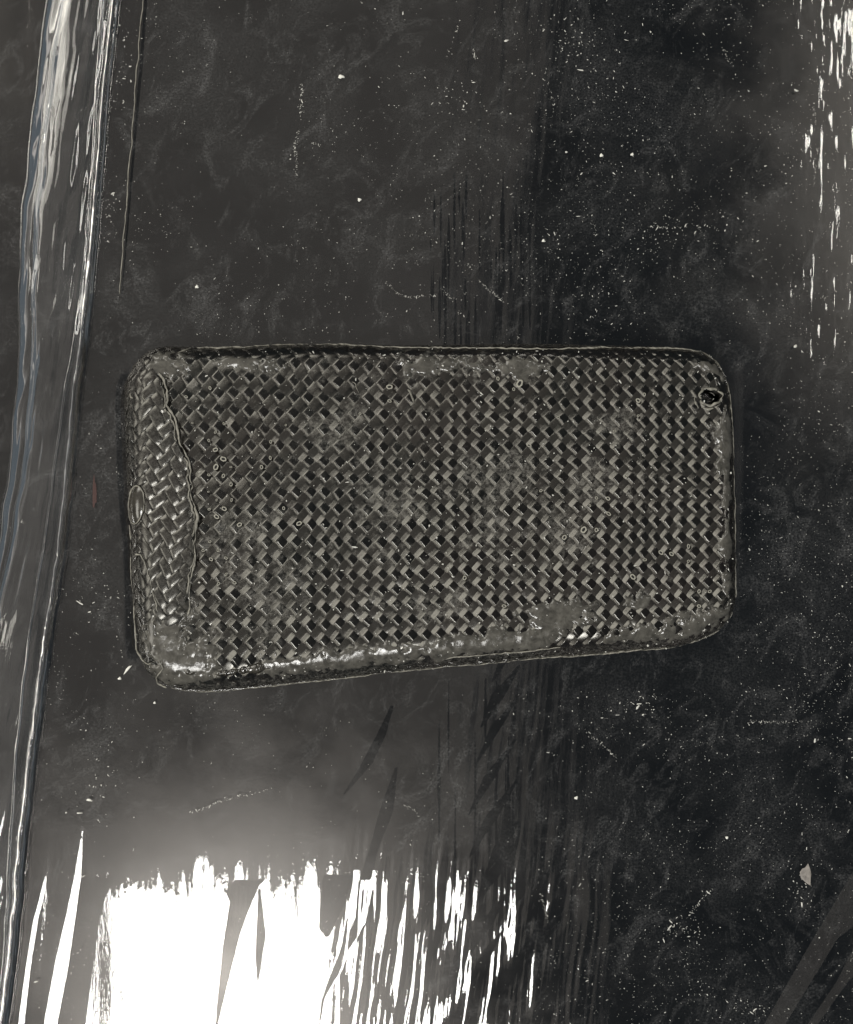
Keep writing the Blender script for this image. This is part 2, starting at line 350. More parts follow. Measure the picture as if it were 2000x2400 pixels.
def csm(a, n):
    k = np.ones(n)/n; q = np.concatenate([a[-n:], a, a[:n]]); return np.stack([np.convolve(q[:, i], k, 'same')[n:-n] for i in range(2)], 1)
o_ = csm(csm(o_, 9), 9); NC = 900
o_ = resample(np.vstack([o_, o_[:1]]), .001*1.0 if False else .0405)[:-1]; NC = len(o_)
tg = np.roll(o_, -1, 0)-np.roll(o_, 1, 0); tg /= np.linalg.norm(tg, axis=1)[:, None]
nn = np.stack([-tg[:, 1], tg[:, 0]], 1)       # outline is clockwise in y-up: left normal is outward
cen = o_.mean(0)
if ((nn*(o_-cen)).sum(1)).mean() < 0: nn = -nn
nn = csm(nn, 25); nn /= np.linalg.norm(nn, axis=1)[:, None]
RC = .36*np.maximum(nn[:, 1], 0)**2+.72*np.maximum(-nn[:, 1], 0)**2+.58*np.maximum(-nn[:, 0], 0)**2+.38*np.maximum(nn[:, 0], 0)**2
C = csm(o_-nn*RC[:, None], 15)
Cn = np.roll(C, -1, 0)
IX0 = C[:, 0].min()+.5; IX1 = C[:, 0].max()-.3; IY0 = C[:, 1].min()+1.35; IY1 = C[:, 1].max()-.3
def wrap(Q, off=0.0):
    """flat cloth coordinates -> point on the case, raised by off along the normal"""
    Q = np.asarray(Q, float).reshape(-1, 2); out = np.zeros((len(Q), 3)); N = np.zeros((len(Q), 3))
    off = np.broadcast_to(off, (len(Q),))
    deep = (Q[:, 0] > IX0) & (Q[:, 0] < IX1) & (Q[:, 1] > IY0) & (Q[:, 1] < IY1)
    out[:, :2] = Q; out[:, 2] = H; N[:, 2] = 1
    near = np.where(~deep)[0]
    for a0 in range(0, len(near), 1500):
        a = near[a0:a0+1500]
        q = Q[a]; ab = Cn-C
        d2 = (q[:, 0:1]-C[None, :, 0])**2+(q[:, 1:2]-C[None, :, 1])**2; j0 = d2.argmin(1)
        best = None
        for jj in (j0, (j0-1) % len(C)):
            t = np.clip(((q-C[jj])*ab[jj]).sum(1)/(ab[jj]**2).sum(1), 0, 1); pr = C[jj]+t[:, None]*ab[jj]; dd = ((q-pr)**2).sum(1)
            if best is None: best = [dd, pr, jj]
            else:
                m_ = dd < best[0]; best = [np.where(m_, dd, best[0]), np.where(m_[:, None], pr, best[1]), np.where(m_, jj, best[2])]
        e = np.sqrt(best[0]); c = best[1]; j = best[2]; v = q-c
        outm = (v*nn[j]).sum(1) > 0
        R = RC[j]; La = np.pi/2*np.sqrt((R*R+RZ*RZ)/2); th = np.where(outm, np.minimum(e/La, 1)*np.pi/2, 0)
        dr = v/np.maximum(e, 1e-6)[:, None]; dr = np.where(outm[:, None], dr, 0)
        xy = np.where(outm[:, None], c+dr*(R*np.sin(th))[:, None], q)
        z = H-RZ*(1-np.cos(th))-np.where(outm, np.maximum(e-La, 0), 0)
        n3 = np.concatenate([dr*(np.sin(th)/R)[:, None], (np.cos(th)/RZ)[:, None]], 1); n3 /= np.linalg.norm(n3, axis=1)[:, None]
        N[a] = n3; out[a, :2] = xy; out[a, 2] = z
    wv = (fbm(Q[:, 0]*.5, Q[:, 1]*.5, 91, 2)-.5)*.05+(fbm(Q[:, 0]*1.6, Q[:, 1]*1.6, 92, 2)-.5)*.022
    return out+N*(off+wv)[:, None], N
CC = (float(cen[0]), float(cen[1]), 0.0)
case = empty('phone_case', CC, 'grey black woven carbon fibre phone case lying flat on dusty clear film', 'phone case')
HOLE = P(1648, 937)
def holer(x, y):                 # >0 outside the ragged camera hole
    dx_ = x-HOLE[0]; dy_ = y-HOLE[1]; an = np.arctan2(dy_, dx_)
    return np.hypot(dx_/1.15, dy_/.86)-(.225+.014*np.sin(3*an+1)+.014*np.sin(7*an))
# resin flood: where cloudy resin stands above the weave
def g(x, y, px, py, sx, sy, rot=0):
    c_ = P(px, py); a = x-c_[0]; b = y-c_[1]; cr, sr = math.cos(rot), math.sin(rot)
    u = a*cr+b*sr; v = -a*sr+b*cr
    return np.exp(-(u/sx*100)**2-(v/sy*100)**2)
HZ = [(1130, 1130, 110, 60, .3), (1370, 1150, 85, 60, .5), (1320, 1250, 70, 60, 0), (900, 1180, 90, 90, 0), (1150, 1240, 80, 60, 0), (620, 1380, 120, 90, 0), (800, 1000, 70, 60, 0), (1450, 1000, 60, 50, 0), (560, 1250, 90, 60, 0), (1000, 1400, 120, 60, 0)]
def flood(x, y, geo=True):
    f = 0
    for p in HZ: f = np.maximum(f, g(x, y, *p)*(.62 if geo else 1))
    if geo: f = f*0
    for p in [(1560, 1470, 230, 42, .12), (1300, 1440, 130, 45, 0), (1180, 1490, 200, 28, .1), (900, 1525, 420, 30, .1), (410, 1470, 70, 110, 0), (450, 1545, 120, 60, 0),
              (1685, 1040, 26, 110, 0), (1690, 1250, 22, 160, 0), (620, 860, 110, 22, 0), (1000, 865, 110, 24, 0), (1215, 870, 80, 28, 0), 
              (400, 860, 80, 40, 0), (1480, 1410, 60, 30, 0), (1660, 870, 50, 26, 0)]:
        f = np.maximum(f, g(x, y, *p))
    n = fbm(x*2.6, y*2.6, 33, 4); n2 = fbm(x*9, y*9, 36, 3)
    if not geo: return f*.98+(n-.5)*2.1+(n2-.5)*1.1-.52
    return f*1.05+(n-.5)*1.25+(n2-.5)*.9-.46
# shell
rings = []
arc = np.array([-.05, .25, .5, .75])
ee = np.concatenate([np.linspace(1.0, 0, 34)])
flat = [C+nn*e for e in np.linspace(1.25, 0.03, 34)]
mid = C.mean(0); L2 = 3.2
sp_ = np.stack([np.clip(C[:, 0], mid[0]-3.1, mid[0]+3.1), np.full(len(C), mid[1])], 1)
for t in np.linspace(0, 1, 96): flat.append(C*(1-t)+sp_*t)
FL = np.array(flat); nr = len(FL); q = FL.reshape(-1, 2)
fl = flood(q[:, 0], q[:, 1])
off = -.035+.075*sstep(-.08, .42, fl)+.022*sstep(0, .3, fl)*(fbm(q[:, 0]*5, q[:, 1]*5, 56, 3)-.5)+.006*(fbm(q[:, 0]*7, q[:, 1]*7, 55, 3)-.5)
# smooth cavity under the lifted flap stays low
pos, nrm_ = wrap(q, off); pos[:, 2] = np.maximum(pos[:, 2], .0)
F = grid_faces(nr, NC, True); fc = pos[F].mean(1)
keep = (holer(fc[:, 0], fc[:, 1]) > 0)
shell = mesh_obj('shell', pos, F[keep], M_resin, case)

# weave lattice: period 36x40 px on the left, 30x34 px on the right
x0_, x1_ = 330.0, 1700.0
PXP = lambda x: 35.6+(29.0-35.6)*np.clip((x-x0_)/(x1_-x0_), -.2, 1.2)
tab = np.linspace(150, 1880, 3000); ctab = np.concatenate([[0], np.cumsum(np.diff(tab)/PXP(tab[:-1]))])
def lattice(al, be):
    Xc = (al+be)/2; Yc = (al-be)/2
    px = np.interp(Xc+10, ctab, tab); Q_ = 38.9+(32.8-38.9)*np.clip((px-x0_)/(x1_-x0_), -.2, 1.2)
    py = 1210-Yc*Q_-(px-1000)*.006
    qx = (px-1000)/100; qy = (1200-py)/100
    wob = .15
    qx = qx+(fbm(qx*.7, qy*.7, 101, 2)-.5)*wob; qy = qy+(fbm(qx*.7, qy*.7, 102, 2)-.5)*wob
    return qx, qy
NAL = 10; NAC = 9
def make_tow(fam, k, lat, i0, i1, hfun, mask, amp, lift, parent, mat, wid=.50, nal=NAL):
    s = np.arange(i0*nal, i1*nal+1)/nal
    c = np.linspace(-1, 1, NAC)
    SS, CC_ = np.meshgrid(s, c, indexing='ij')
    kk = k+CC_*(wid+(.075*fam if parent is case else 0))+.035*(vnoise(SS*.8, SS*0+k*3.7, 17+fam)-.5)
    al, be = (SS, kk) if fam == 0 else (kk, SS)
    qx, qy = lat(al, be)
    hh = hfun(fam, SS, k)
    lv = lift(qx, qy) if callable(lift) else lift
    o = lv+(+.0023*fam-.0004*np.abs(CC_)**6 if parent is case else 0)+amp*hh-.010*np.abs(CC_)**5+amp*.25*(vnoise(SS*1.0+.5, SS*0+k*1.3, 23+fam)-.5)
    m = mask(qx[:, NAC//2], qy[:, NAC//2])
    ok = np.where(m)[0]
    if len(ok) < nal*1: return
    sl = slice(ok[0], ok[-1]+1); s = s[sl]; SS = SS[sl]; CC_ = CC_[sl]; qx = qx[sl]; qy = qy[sl]; o = o[sl]; m = m[sl]
    # contiguous runs
    F = grid_faces(len(s), NAC); fr = np.repeat(np.arange(len(s)-1), NAC-1)
    F = F[m[fr] & m[fr+1]]
    pos, _ = wrap(np.stack([qx.ravel(), qy.ravel()], 1), o.ravel())
    fz = pos[F]; F = F[(fz[:, :, 2].min(1) > .03) & (holer(fz[:, :, 0].mean(1), fz[:, :, 1].mean(1)) > 0)]
    if len(F) < 12: return
    used = np.unique(F); re = -np.ones(len(pos), int); re[used] = np.arange(len(used))
    uv = np.stack([SS.ravel(), CC_.ravel()+k], 1)
    to = mesh_obj('fibre_tow', pos[used], re[F], mat, parent, uv=uv[used])
    if parent is case:           # relief of the twisted tow: one flank leans to the left, the crown lies nearly flat
        jx = (vnoise(SS+.5, SS*0+k*7.7, 61+fam)-.5); jy = (vnoise(SS+.5, SS*0+k*5.3, 67+fam)-.5)
        dd_ = (SS+k+1-1) % 2-1; wv_ = .22*(vnoise(SS*1.5, SS*0+k*2.9, 71+fam)-.5)
        if fam:
            fl_ = sstep(.16, .30, -CC_*.5*1.25+wv_*.6-.02); en_ = sstep(.13, .21, -dd_+wv_*.5)*(1-sstep(.70, .74, -dd_))
        else:
            fl_ = CC_*0; en_ = CC_*0
        t0 = ((-.10, .05), (.20, -.11))[fam]
        tx_ = t0[0]+jx*.14; ty_ = t0[1]+jy*.14
        tx_ = tx_*(1-fl_)+(-.50+jx*.12)*fl_; ty_ = ty_*(1-fl_)+(-.15+jy*.12)*fl_
        tx_ = tx_*(1-en_)+(-.36+jx*.12)*en_; ty_ = ty_*(1-en_)+(.36+jy*.12)*en_
        tl = to.data.attributes.new('tilt', 'FLOAT_VECTOR', 'POINT')
        tl.data.foreach_set('vector', np.stack([tx_, ty_, 0*tx_], -1).reshape(-1, 3)[used].astype(np.float32).ravel())
    hz = to.data.attributes.new('haze', 'FLOAT', 'POINT'); pu = np.stack([qx.ravel(), qy.ravel()], 1)[used]
    rim_ = .55*sstep(H-.06, H-.25, pos[used][:, 2]) if parent is case else .4
    hz.data.foreach_set('value', np.maximum(sstep(-.10, .34, flood(pu[:, 0], pu[:, 1], False))*(parent is case), rim_).astype(np.float32))
    return to
def h11(fam, s, k):
    c_ = 1.5*np.cos(np.pi*s)*(-1)**k*(1 if fam == 0 else -1)
    return c_/(1+np.abs(c_)**5)**.2
def h22(fam, s, k):
    c_ = np.cos(np.pi/2*(s+k-.5))*(1 if fam == 0 else -1)
    return np.tanh(1.8*c_)/np.tanh(1.8)
xmin, xmax, ymin, ymax = o_[:, 0].min(), o_[:, 0].max(), o_[:, 1].min(), o_[:, 1].max()
def inside_ext(x, y):            # inside the outline widened by the wrap length
    a = (x > xmin-.45) & (x < xmax+.45) & (y > ymin-.45) & (y < ymax+.6)
    return a
def mask_main(x, y): return inside_ext(x, y) & ((x-o_[:, 0].min()) > -.4)
AMP = .0028
FLE = [(800, 330), (858, 372), (877, 381), (896, 394), (918, 400), (932, 403), (955, 399), (974, 414), (992, 421), (1016, 425), (1038, 431), (1056, 438), (1076, 450), (1106, 456), (1122, 453), (1143, 459), (1163, 456), (1188, 465), (1210, 471), (1237, 469), (1274, 465), (1308, 467), (1348, 458), (1386, 452), (1423, 454), (1440, 447), (1470, 420), (1520, 400), (1580, 330)]
def flap_edge(y): py = 1200-y*100; return (np.interp(py, [a for a, b in FLE], [b for a, b in FLE])-1000)/100
n_t = 0
for k in range(-14, 68):
    for fam in (0, 1):
        r = make_tow(fam, k, lattice, -18, 72, h11, mask_main, AMP, 0.0, case, M_tow)
        n_t += r is not None
print('tows', n_t)

# lifted overlap flap of coarser twill at the left end
flapbase_y = np.linspace(ymax+.05, ymin+.9, 220)
xr_f = flap_edge(flapbase_y)+.015*(vnoise(flapbase_y*9, flapbase_y*0, 66)-.5)
tt = np.concatenate([np.linspace(0, 1, 44), [1.02, 1.035]])
XL = xmin-.55
qx = XL+(xr_f[:, None]-XL)*tt[None, :]; qy = np.repeat(flapbase_y[:, None], 46, 1)
endf = sstep(ymin+.9, ymin+2.0, qy)*(1-sstep(ymax-.9, ymax-.25, qy))
def flap_lift(qx, qy):
    tq = (qx-XL)/(flap_edge(qy)-XL); e_ = sstep(ymin+.9, ymin+2.0, qy)*(1-sstep(ymax-.9, ymax-.25, qy))
    return -.12*np.clip((tq-1)/.035, 0, 1)+.015+.055*e_*np.exp(-((tq-.95)/.28)**2)-.10*(1-e_)+.02*(fbm(qx*2, qy*2, 44, 3)-.5)
liftf = flap_lift(qx, qy)
pos, _ = wrap(np.stack([qx.ravel(), qy.ravel()], 1), liftf.ravel())
F = grid_faces(220, 46); F = F[pos[F][:, :, 2].min(1) > .04]
flap = sub(mesh_obj('overlap_flap', pos, F, M_resin, case))
tag(flap, 'raised second layer of weave with a frayed pale edge')
def lat2(al, be):                # coarser, sheared lattice
    Xc = (al+be)/2; Yc = (al-be)/2
    px = 385+Xc*29+Yc*4; py = 1180-Yc*34+Xc*3
    qx = (px-1000)/100; qy = (1200-py)/100
    qx = qx+(fbm(qx*1.1, qy*1.1, 111, 2)-.5)*.22; qy = qy+(fbm(qx*1.1, qy*1.1, 112, 2)-.5)*.22
    return qx, qy
def mask_flap(x, y): return (x < flap_edge(y)-.02) & (x > xmin-.3) & (y < ymax-.12) & (y > ymin+1.25)
def flift(x, y): return 0
for k in range(-18, 19):
    for fam in (0, 1):
        make_tow(fam, k, lat2, -20, 20, h22, mask_flap, .022, lambda a, b: flap_lift(a, b)+.018, flap, M_tow, .49, 8)

# raised resin lines: each is a part of its own
def ridge(pts, r, name='resin_ridge', parent=case, lift=.02, jit=.02, seed=0, raw=False, mat=None, close=False):
    p = [P(*a) for a in pts]
    q = resample(p+([p[0]] if close else []), .02)
    q = q+np.stack([(fbm(q[:, 0]*7, q[:, 1]*7, 200+seed, 3)-.5), (fbm(q[:, 0]*7, q[:, 1]*7, 300+seed, 3)-.5)], 1)*jit*3
    if raw is False: pos, _ = wrap(unproj(q), lift)
    else: pos = np.c_[q, np.full(len(q), raw)]
    V, F = tube_mesh(pos, r, 6, seed, .6, .85)
    return mesh_obj(name, V, F, mat or M_edge, parent)
def unproj(q):                   # picture position on the curved rim -> cloth coordinates
    q = np.array(q)/(1+.5/CAMH*.9); res = q.copy()
    for i, v in enumerate(q):
        ab = Cn-C; t = np.clip(((v-C)*ab).sum(1)/(ab**2).sum(1), 0, 1); pr = C+t[:, None]*ab
        dd = ((v-pr)**2).sum(1); j = dd.argmin(); vec = v-pr[j]
        if (vec*nn[j]).sum() > 0:
            e = math.sqrt(dd[j]); R = RC[j]; La = math.pi/2*math.sqrt((R*R+RZ*RZ)/2)
            res[i] = pr[j]+vec/max(e, 1e-6)*math.asin(min(e/R, .999))/(math.pi/2)*La
    return res
FE = [(b, a) for a, b in FLE[2:26]]
ridge(FE, .020, parent=flap, lift=.062, seed=1, jit=.022)
ridge([(b-5, a+4) for b, a in FE[1:-2]], .014, parent=flap, lift=.085, seed=21, jit=.035)
ridge([(330, 1297), (345, 1298), (352, 1319), (361, 1341), (369, 1378), (376, 1408), (380, 1430)], .011, lift=.075, seed=2)
ridge([(314, 1230), (317, 1300), (319, 1356), (326, 1420), (328, 1480), (331, 1520), (345, 1540), (361, 1549), (375, 1541), (386, 1544), (393, 1558), (384, 1568), (376, 1578), (376, 1592), (395, 1604)], .012, lift=.075, seed=3)
ridge([(465, 818), (500, 820), (560, 817), (621, 813), (733, 810), (820, 814), (900, 819), (1000, 820), (1143, 822), (1313, 824), (1410, 821), (1580, 822), (1643, 829), (1672, 848), (1692, 880), (1704, 926)], .012, seed=4)
ridge([(1704, 926), (1711, 1000), (1714, 1150), (1717, 1300), (1720, 1400)], .008, seed=5)
ridge([(400, 1611), (443, 1617), (510, 1618), (584, 1610), (696, 1598), (844, 1584), (900, 1576), (1109, 1557), (1259, 1542), (1371, 1534), (1483, 1524), (1590, 1513), (1650, 1494), (1693, 1470), (1716, 1434)], .012, seed=6, name='resin_flash')
ridge([(1020, 1543), (1085, 1534), (1191, 1526), (1264, 1519), (1313, 1512)], .011, seed=7)
ridge([(315, 921), (322, 916), (333, 920)], .011, lift=.075, seed=8); ridge([(318, 925), (320, 933), (325, 937)], .011, lift=.075, seed=9)
ridge([(344, 912), (349, 925), (346, 935), (354, 945), (362, 947)], .012, lift=.075, seed=10)
ridge([(375, 836), (385, 842), (387, 849)], .01, seed=11)
ridge([(826, 900), (836, 905), (843, 925)], .011, seed=12); ridge([(955, 915), (962, 922), (967, 935), (970, 946)], .012, seed=13)
ridge([(425, 833), (440, 825), (452, 820)], .012, seed=14)
# dome blister with its rim on the left end
th = np.linspace(0, 2*np.pi, 40, endpoint=False)
bl = [(331+19*math.cos(a)-6*math.sin(a)*.6, 1183+44*math.sin(a)) for a in th]
ridge(bl, .012, name='blister_rim', lift=.085, seed=15, close=True, jit=.008)
rr_ = np.linspace(0, 1, 9); q = []
bq = unproj(np.array([P(*b) for b in bl])); bc = bq.mean(0)
for r in rr_: q.append(bc+(bq-bc)*r)
q = np.array(q).reshape(-1, 2); lf = .06*(1-np.repeat(rr_, 40)**2)**.8+.07
pos, _ = wrap(q, lf)
mesh_obj('blister', pos, grid_faces(9, 40, True), M_wet, case)
ridge([(436, 1562), (452, 1570), (470, 1572)], .16, name='resin_glint_bead', lift=.03, seed=41, mat=M_wet)  # glossy beads added to catch the panel lamp as hot spots
ridge([(490, 1580), (540, 1570), (590, 1562), (650, 1553)], .075, name='resin_glint_bead', lift=.005, seed=42, mat=M_wet)
ridge([(372, 1430), (375, 1460), (374, 1490)], .03, name='resin_glint_bead', lift=.03, seed=43, mat=M_wet)
ridge([(372, 1500), (370, 1530), (368, 1545)], .03, name='resin_glint_bead', lift=.03, seed=44, mat=M_wet)
ridge([(425, 1488), (445, 1494)], .06, name='resin_glint_bead', lift=.01, seed=45, mat=M_wet)
# camera hole: ragged rim, dark inner wall
an = np.linspace(0, 2*np.pi, 60); rb = .225+.014*np.sin(3*an+1)+.014*np.sin(7*an)
hp = np.stack([HOLE[0]+1.15*rb*np.cos(an), HOLE[1]+.86*rb*np.sin(an)], 1)
V, F = tube_mesh(np.c_[hp, np.full(60, H+.0)+.015*np.sin(5*an)], .028, 7, 5, 1.0, .8)
rim = mesh_obj('camera_hole_rim', V, F, M_edge, case)
lev = [H-.01, H-.12, H-.3, .3]
V = np.concatenate([np.c_[HOLE[0]+(hp[:, 0]-HOLE[0])*s_, HOLE[1]+(hp[:, 1]-HOLE[1])*s_, np.full(60, z_)] for z_, s_ in zip(lev, [1, .97, 1.0, 1.1])])
mesh_obj('camera_hole_wall', V, grid_faces(4, 60), M_resin, case)
ridge([(1618, 936), (1620, 946), (1627, 958)], .05, name='resin_glob', lift=.03, seed=31)
ridge([(1636, 958), (1650, 964), (1662, 960)], .04, name='resin_glob', lift=.02, seed=32)
for (a0, a1, rr2) in ((.3, 1.7, .11), (4.2, 5.3, .10)):
    aa = np.linspace(a0, a1, 14)
    V, F = tube_mesh(np.stack([HOLE[0]+rr2*1.2*np.cos(aa), HOLE[1]+rr2*np.sin(aa), np.full(14, H-.16)], 1), .03, 6, 8, .8, .9)
    mesh_obj('loose_resin_shard', V, F, M_resin, case)

# pin-hole voids: pale ring and black core
def ring_mesh(r, w_, n=14, seed=0):
    a = np.linspace(0, 2*np.pi, n+1); r_ = r*(1+.18*np.sin(2*a+seed)+.08*np.sin(5*a+seed*2))
    path = np.stack([r_*np.cos(a), r_*np.sin(a), 0*a], 1); th_ = np.linspace(0, 2*np.pi, 6, endpoint=False)
    rad = np.stack([np.cos(a), np.sin(a), 0*a], 1)
    V = path[:, None]+w_*(np.cos(th_)[None, :, None]*rad[:, None]+np.sin(th_)[None, :, None]*np.array([0, 0, 1.0]))
    return V.reshape(-1, 3), grid_faces(n+1, 6, True)
protos = []
for i in range(4):
    V, F = ring_mesh(1.0, .33, 14, i*1.3)
    me = bpy.data.meshes.new('pinhole_rim'); me.from_pydata(V.tolist(), [], F.tolist()); me.materials.append(M_ring); me.update()
    for p_ in me.polygons: p_.use_smooth = True
    a = np.linspace(0, 2*np.pi, 10, endpoint=False)
    vv = [(0, 0, -.1)]+[(.95*math.cos(x), .95*math.sin(x), -.02) for x in a]
    m2 = bpy.data.meshes.new('pinhole_core'); m2.from_pydata(vv, [], [(0, 1+j, 1+(j+1) % 10) for j in range(10)]); m2.materials.append(M_black); m2.update()
    protos.append((me, m2))
def z12(x, y): return 250+x*.3714, 780+y*.3714
pins = [(656, 350, 9), (690, 628, 7), (648, 680, 7), (690, 738, 11), (740, 797, 15), (693, 847, 14), (787, 847, 6), (740, 903, 9), (648, 897, 8), (980, 848, 9), (1035, 790, 9), (788, 957, 10),
        (745, 1110, 12), (697, 1160, 12), (1217, 1203, 13), (650, 1113, 7), (697, 1055, 6), (792, 1055, 8), (1038, 688, 8), (842, 1210, 11), (1120, 1107, 8), (645, 1003, 5), (505, 405, 8), (743, 575, 6), (545, 570, 5), (1600, 512, 6), (900, 410, 4), (1133, 583, 5)]
pl = [(*z12(a, b), r) for a, b, r in pins]
for a, b, r in [(655, 187+0, 7), (612, 243, 7), (706, 240, 8), (662, 298, 9), (757, 290, 8), (757, 392, 8), (708, 452, 9), (810, 446, 9), (790, 815, 6), (783, 715, 5)]: pl.append((250+a*.3714, 1200+b*.3714, r))
for a, b, r in [(655, 245, 16), (626, 273, 7), (28, 262, 13), (28, 330, 8), (1225, 328, 9), (1255, 298, 7), (1112, 475, 6), (1165, 692, 7), (1080, 800, 9), (1025, 797, 7), (993, 833, 6), (1083, 873, 10), (700, 543, 9), (757, 762, 7), (840, 410, 6), (963, 950, 13), (1024, 951, 8), (1225, 402, 6), (550, 222, 7)]: pl.append((900+a*.4857, 780+b*.4857, r))
for a, b, r in [(870, 225, 10), (1468, 268, 9), (1335, 298, 9), (1386, 305, 9), (1257, 333, 8), (1518, 485, 8), (1570, 485, 7), (1518, 556, 8), (1467, 340, 6), (580, 556, 9), (390, 420, 10), (1200, 415, 13), (235, 460, 6), (128, 427, 4), (510, 420, 5)]: pl.append((900+a*.4857, 1150+b*.4857, r))
for i, (px, py, r) in enumerate(pl):
    s_ = {0: .3714}.get(0)*r/100*1.0*(1.15 if px > 900 else 1.0)
    x, y = P(px, py); x /= (1+H/CAMH); y /= (1+H/CAMH)
    pos, _ = wrap(np.array([[x, y]]), .042)
    me, m2 = protos[i % 4]
    o = bpy.data.objects.new('pinhole_rim', me); COL.objects.link(o); o.parent = case
    o.location = (pos[0, 0]-CC[0], pos[0, 1]-CC[1], pos[0, 2]); o.scale = (s_, s_*random.uniform(.75, 1.15), s_*.6); o.rotation_euler.z = random.uniform(0, 6)
    c_ = bpy.data.objects.new('pinhole_core', m2); COL.objects.link(c_); c_.parent = o

# ---------------------------------------------------------------- dust: specks, crumbs, scratches
def flakes(pts, size, elong, seed, zz):
    r = np.random.default_rng(seed); n = len(pts); k = 5
    a = np.linspace(0, 2*np.pi, k, endpoint=False)[None, :]+r.uniform(0, 1, (n, k))*.7
    rad = size[:, None]*r.uniform(.6, 1.2, (n, k)); u = rad*np.cos(a)*elong[:, None]; v = rad*np.sin(a)
    t = r.uniform(0, np.pi, n)[:, None]
    x = pts[:, 0:1]+u*np.cos(t)-v*np.sin(t); y = pts[:, 1:2]+u*np.sin(t)+v*np.cos(t)
    ring = np.stack([x, y, np.broadcast_to(zz[:, None], x.shape)], -1)
    top = np.concatenate([pts, (zz+size*.6)[:, None]], 1)[:, None, :]
    V = np.concatenate([ring, top], 1).reshape(-1, 3)
    b = np.arange(n)[:, None]*(k+1)
    F = np.concatenate([np.stack([b[:, 0]+j, b[:, 0]+(j+1) % k, b[:, 0]+k], 1) for j in range(k)])
    return V, F
N0 = 46000
pt = np.stack([rng.uniform(-9.2, 10.3, N0), rng.uniform(-12.3, 12.3, N0)], 1)
dens = fbm(pt[:, 0]*.45, pt[:, 1]*.45, 131, 4)
right = sstep(1.0, 3.5, pt[:, 0])
prob = np.clip((dens-.36)*2.2, .06, 1)*(.55+.45*right)*(.45+.55*sstep(-7, -9.0+8, pt[:, 1]+right*9))
keep = rng.uniform(0, 1, N0) < prob
pt = pt[keep]
ppx = pt[:, 0]*100+1000; ppy = 1200-pt[:, 1]*100
noc = ~((ppx > 290) & (ppx < 1730) & (ppy > 805) & (ppy < 1620)) & (ppx > np.interp(ppy, [a for a, b in RE], [b for a, b in RE])+6)
pt = pt[noc]
size = np.exp(rng.normal(-5.5, .48, len(pt))); el = 1+rng.exponential(.8, len(pt))
# crumbs strung along wiped arcs and scratches
arcs = [[(855, 610), (905, 660), (940, 690), (1060, 695)], [(975, 605), (1010, 640), (1052, 690), (1072, 720), (1068, 775)], [(1100, 610), (1130, 660), (1180, 705), (1200, 715)], [(785, 550), (770, 610), (755, 650), (760, 680)],
        [(720, 180), (705, 300), (690, 440)], [(1300, 1640), (1420, 1750), (1560, 1900), (1650, 1980)], [(1240, 1720), (1310, 1760)], [(1295, 195), (1310, 250)], [(1690, 120), (1720, 165)], [(1890, 180), (1915, 300), (1915, 430)],
        [(1510, 540), (1600, 545), (1700, 530)], [(1715, 1700), (1760, 1690), (1900, 1690)], [(445, 1440+460), (520, 1870), (640, 1850)], [(950, 1890), (975, 1900), (990, 1918)], [(1330, 460), (1390, 380)], [(730, 340), (775, 350)],
        [(1560, 1660), (1600, 1680)], [(1390, 500), (1400, 560)], [(1120, 100), (1115, 200)], [(1080, 50), (1050, 140)], [(1600, 2150), (1665, 2085)], [(480, 1470), (600, 1450)], [(1280, 2100), (1290, 2300)]]
ex = []; es = []
for a in arcs:
    q = np.array([P(*p) for p in a])
    for _ in range(3):
        q = np.concatenate([q[:1], np.stack([q[:-1]*.75+q[1:]*.25, q[:-1]*.25+q[1:]*.75], 1).reshape(-1, 2), q[-1:]])
    q = resample(q, .012); sq = np.arange(len(q))*.012; q = q+rng.normal(0, .02, q.shape)+(np.stack([fbm(sq*.8, sq*0+len(ex), 7, 2), fbm(sq*.8, sq*0+len(ex), 8, 2)], 1)-.5)*.3
    ks = rng.uniform(0, 1, len(q)) < .6*sstep(.38, .68, fbm(sq*2.2, sq*0+len(ex)*3., 9, 3))
    ex.append(q[ks]); es.append(np.exp(rng.normal(-5.25, .4, ks.sum())))
cl = [(1310, 150, 60, 60), (1360, 110, 40, 20), (1450, 215, 50, 40), (1610, 540, 90, 18), (1400, 740, 50, 50), (1880, 1660+420, 14, 30), (1760, 2360, 30, 16), (1600, 2180, 30, 12), (230, 1850, 40, 60), (1500, 1640, 30, 20), (250, 1400, 60, 40), (280, 190, 14, 60), (260, 500, 10, 40), (1380, 60, 80, 20), (1070, 230, 30, 30)]
for (px, py, sx, sy) in cl:
    n = 40; q = np.array([P(px, py)])+rng.normal(0, 1, (n, 2))*np.array([sx, sy])/100; ex.append(q); es.append(np.exp(rng.normal(-4.9, .45, n)))
ex = np.concatenate(ex); es = np.concatenate(es)
pt = np.concatenate([pt, ex]); size = np.concatenate([size, es]); el = np.concatenate([el, 1+rng.exponential(1.2, len(es))])
ix = np.clip(np.searchsorted(xs, pt[:, 0]), 0, len(xs)-1); iy = np.clip(np.searchsorted(ys, pt[:, 1]), 0, len(ys)-1)
zz = Z[iy, ix]+.004
V, F = flakes(pt, size, el, 5, zz)
tag(mesh_obj('dust', V, F, M_dust, smooth=False), kind='stuff')
# dust on the case
q = np.stack([rng.uniform(xmin+.1, xmax-.1, 900), rng.uniform(ymin+.3, ymax-.1, 900)], 1)
pos, _ = wrap(q, .04); okc = pos[:, 2] > .5; pos = pos[okc]
V, F = flakes(pos[:, :2], np.exp(rng.normal(-4.75, .45, len(pos))), 1+rng.exponential(.6, len(pos)), 6, pos[:, 2])
tag(mesh_obj('case_dust', V, F, M_dust, case, smooth=False), kind='stuff')

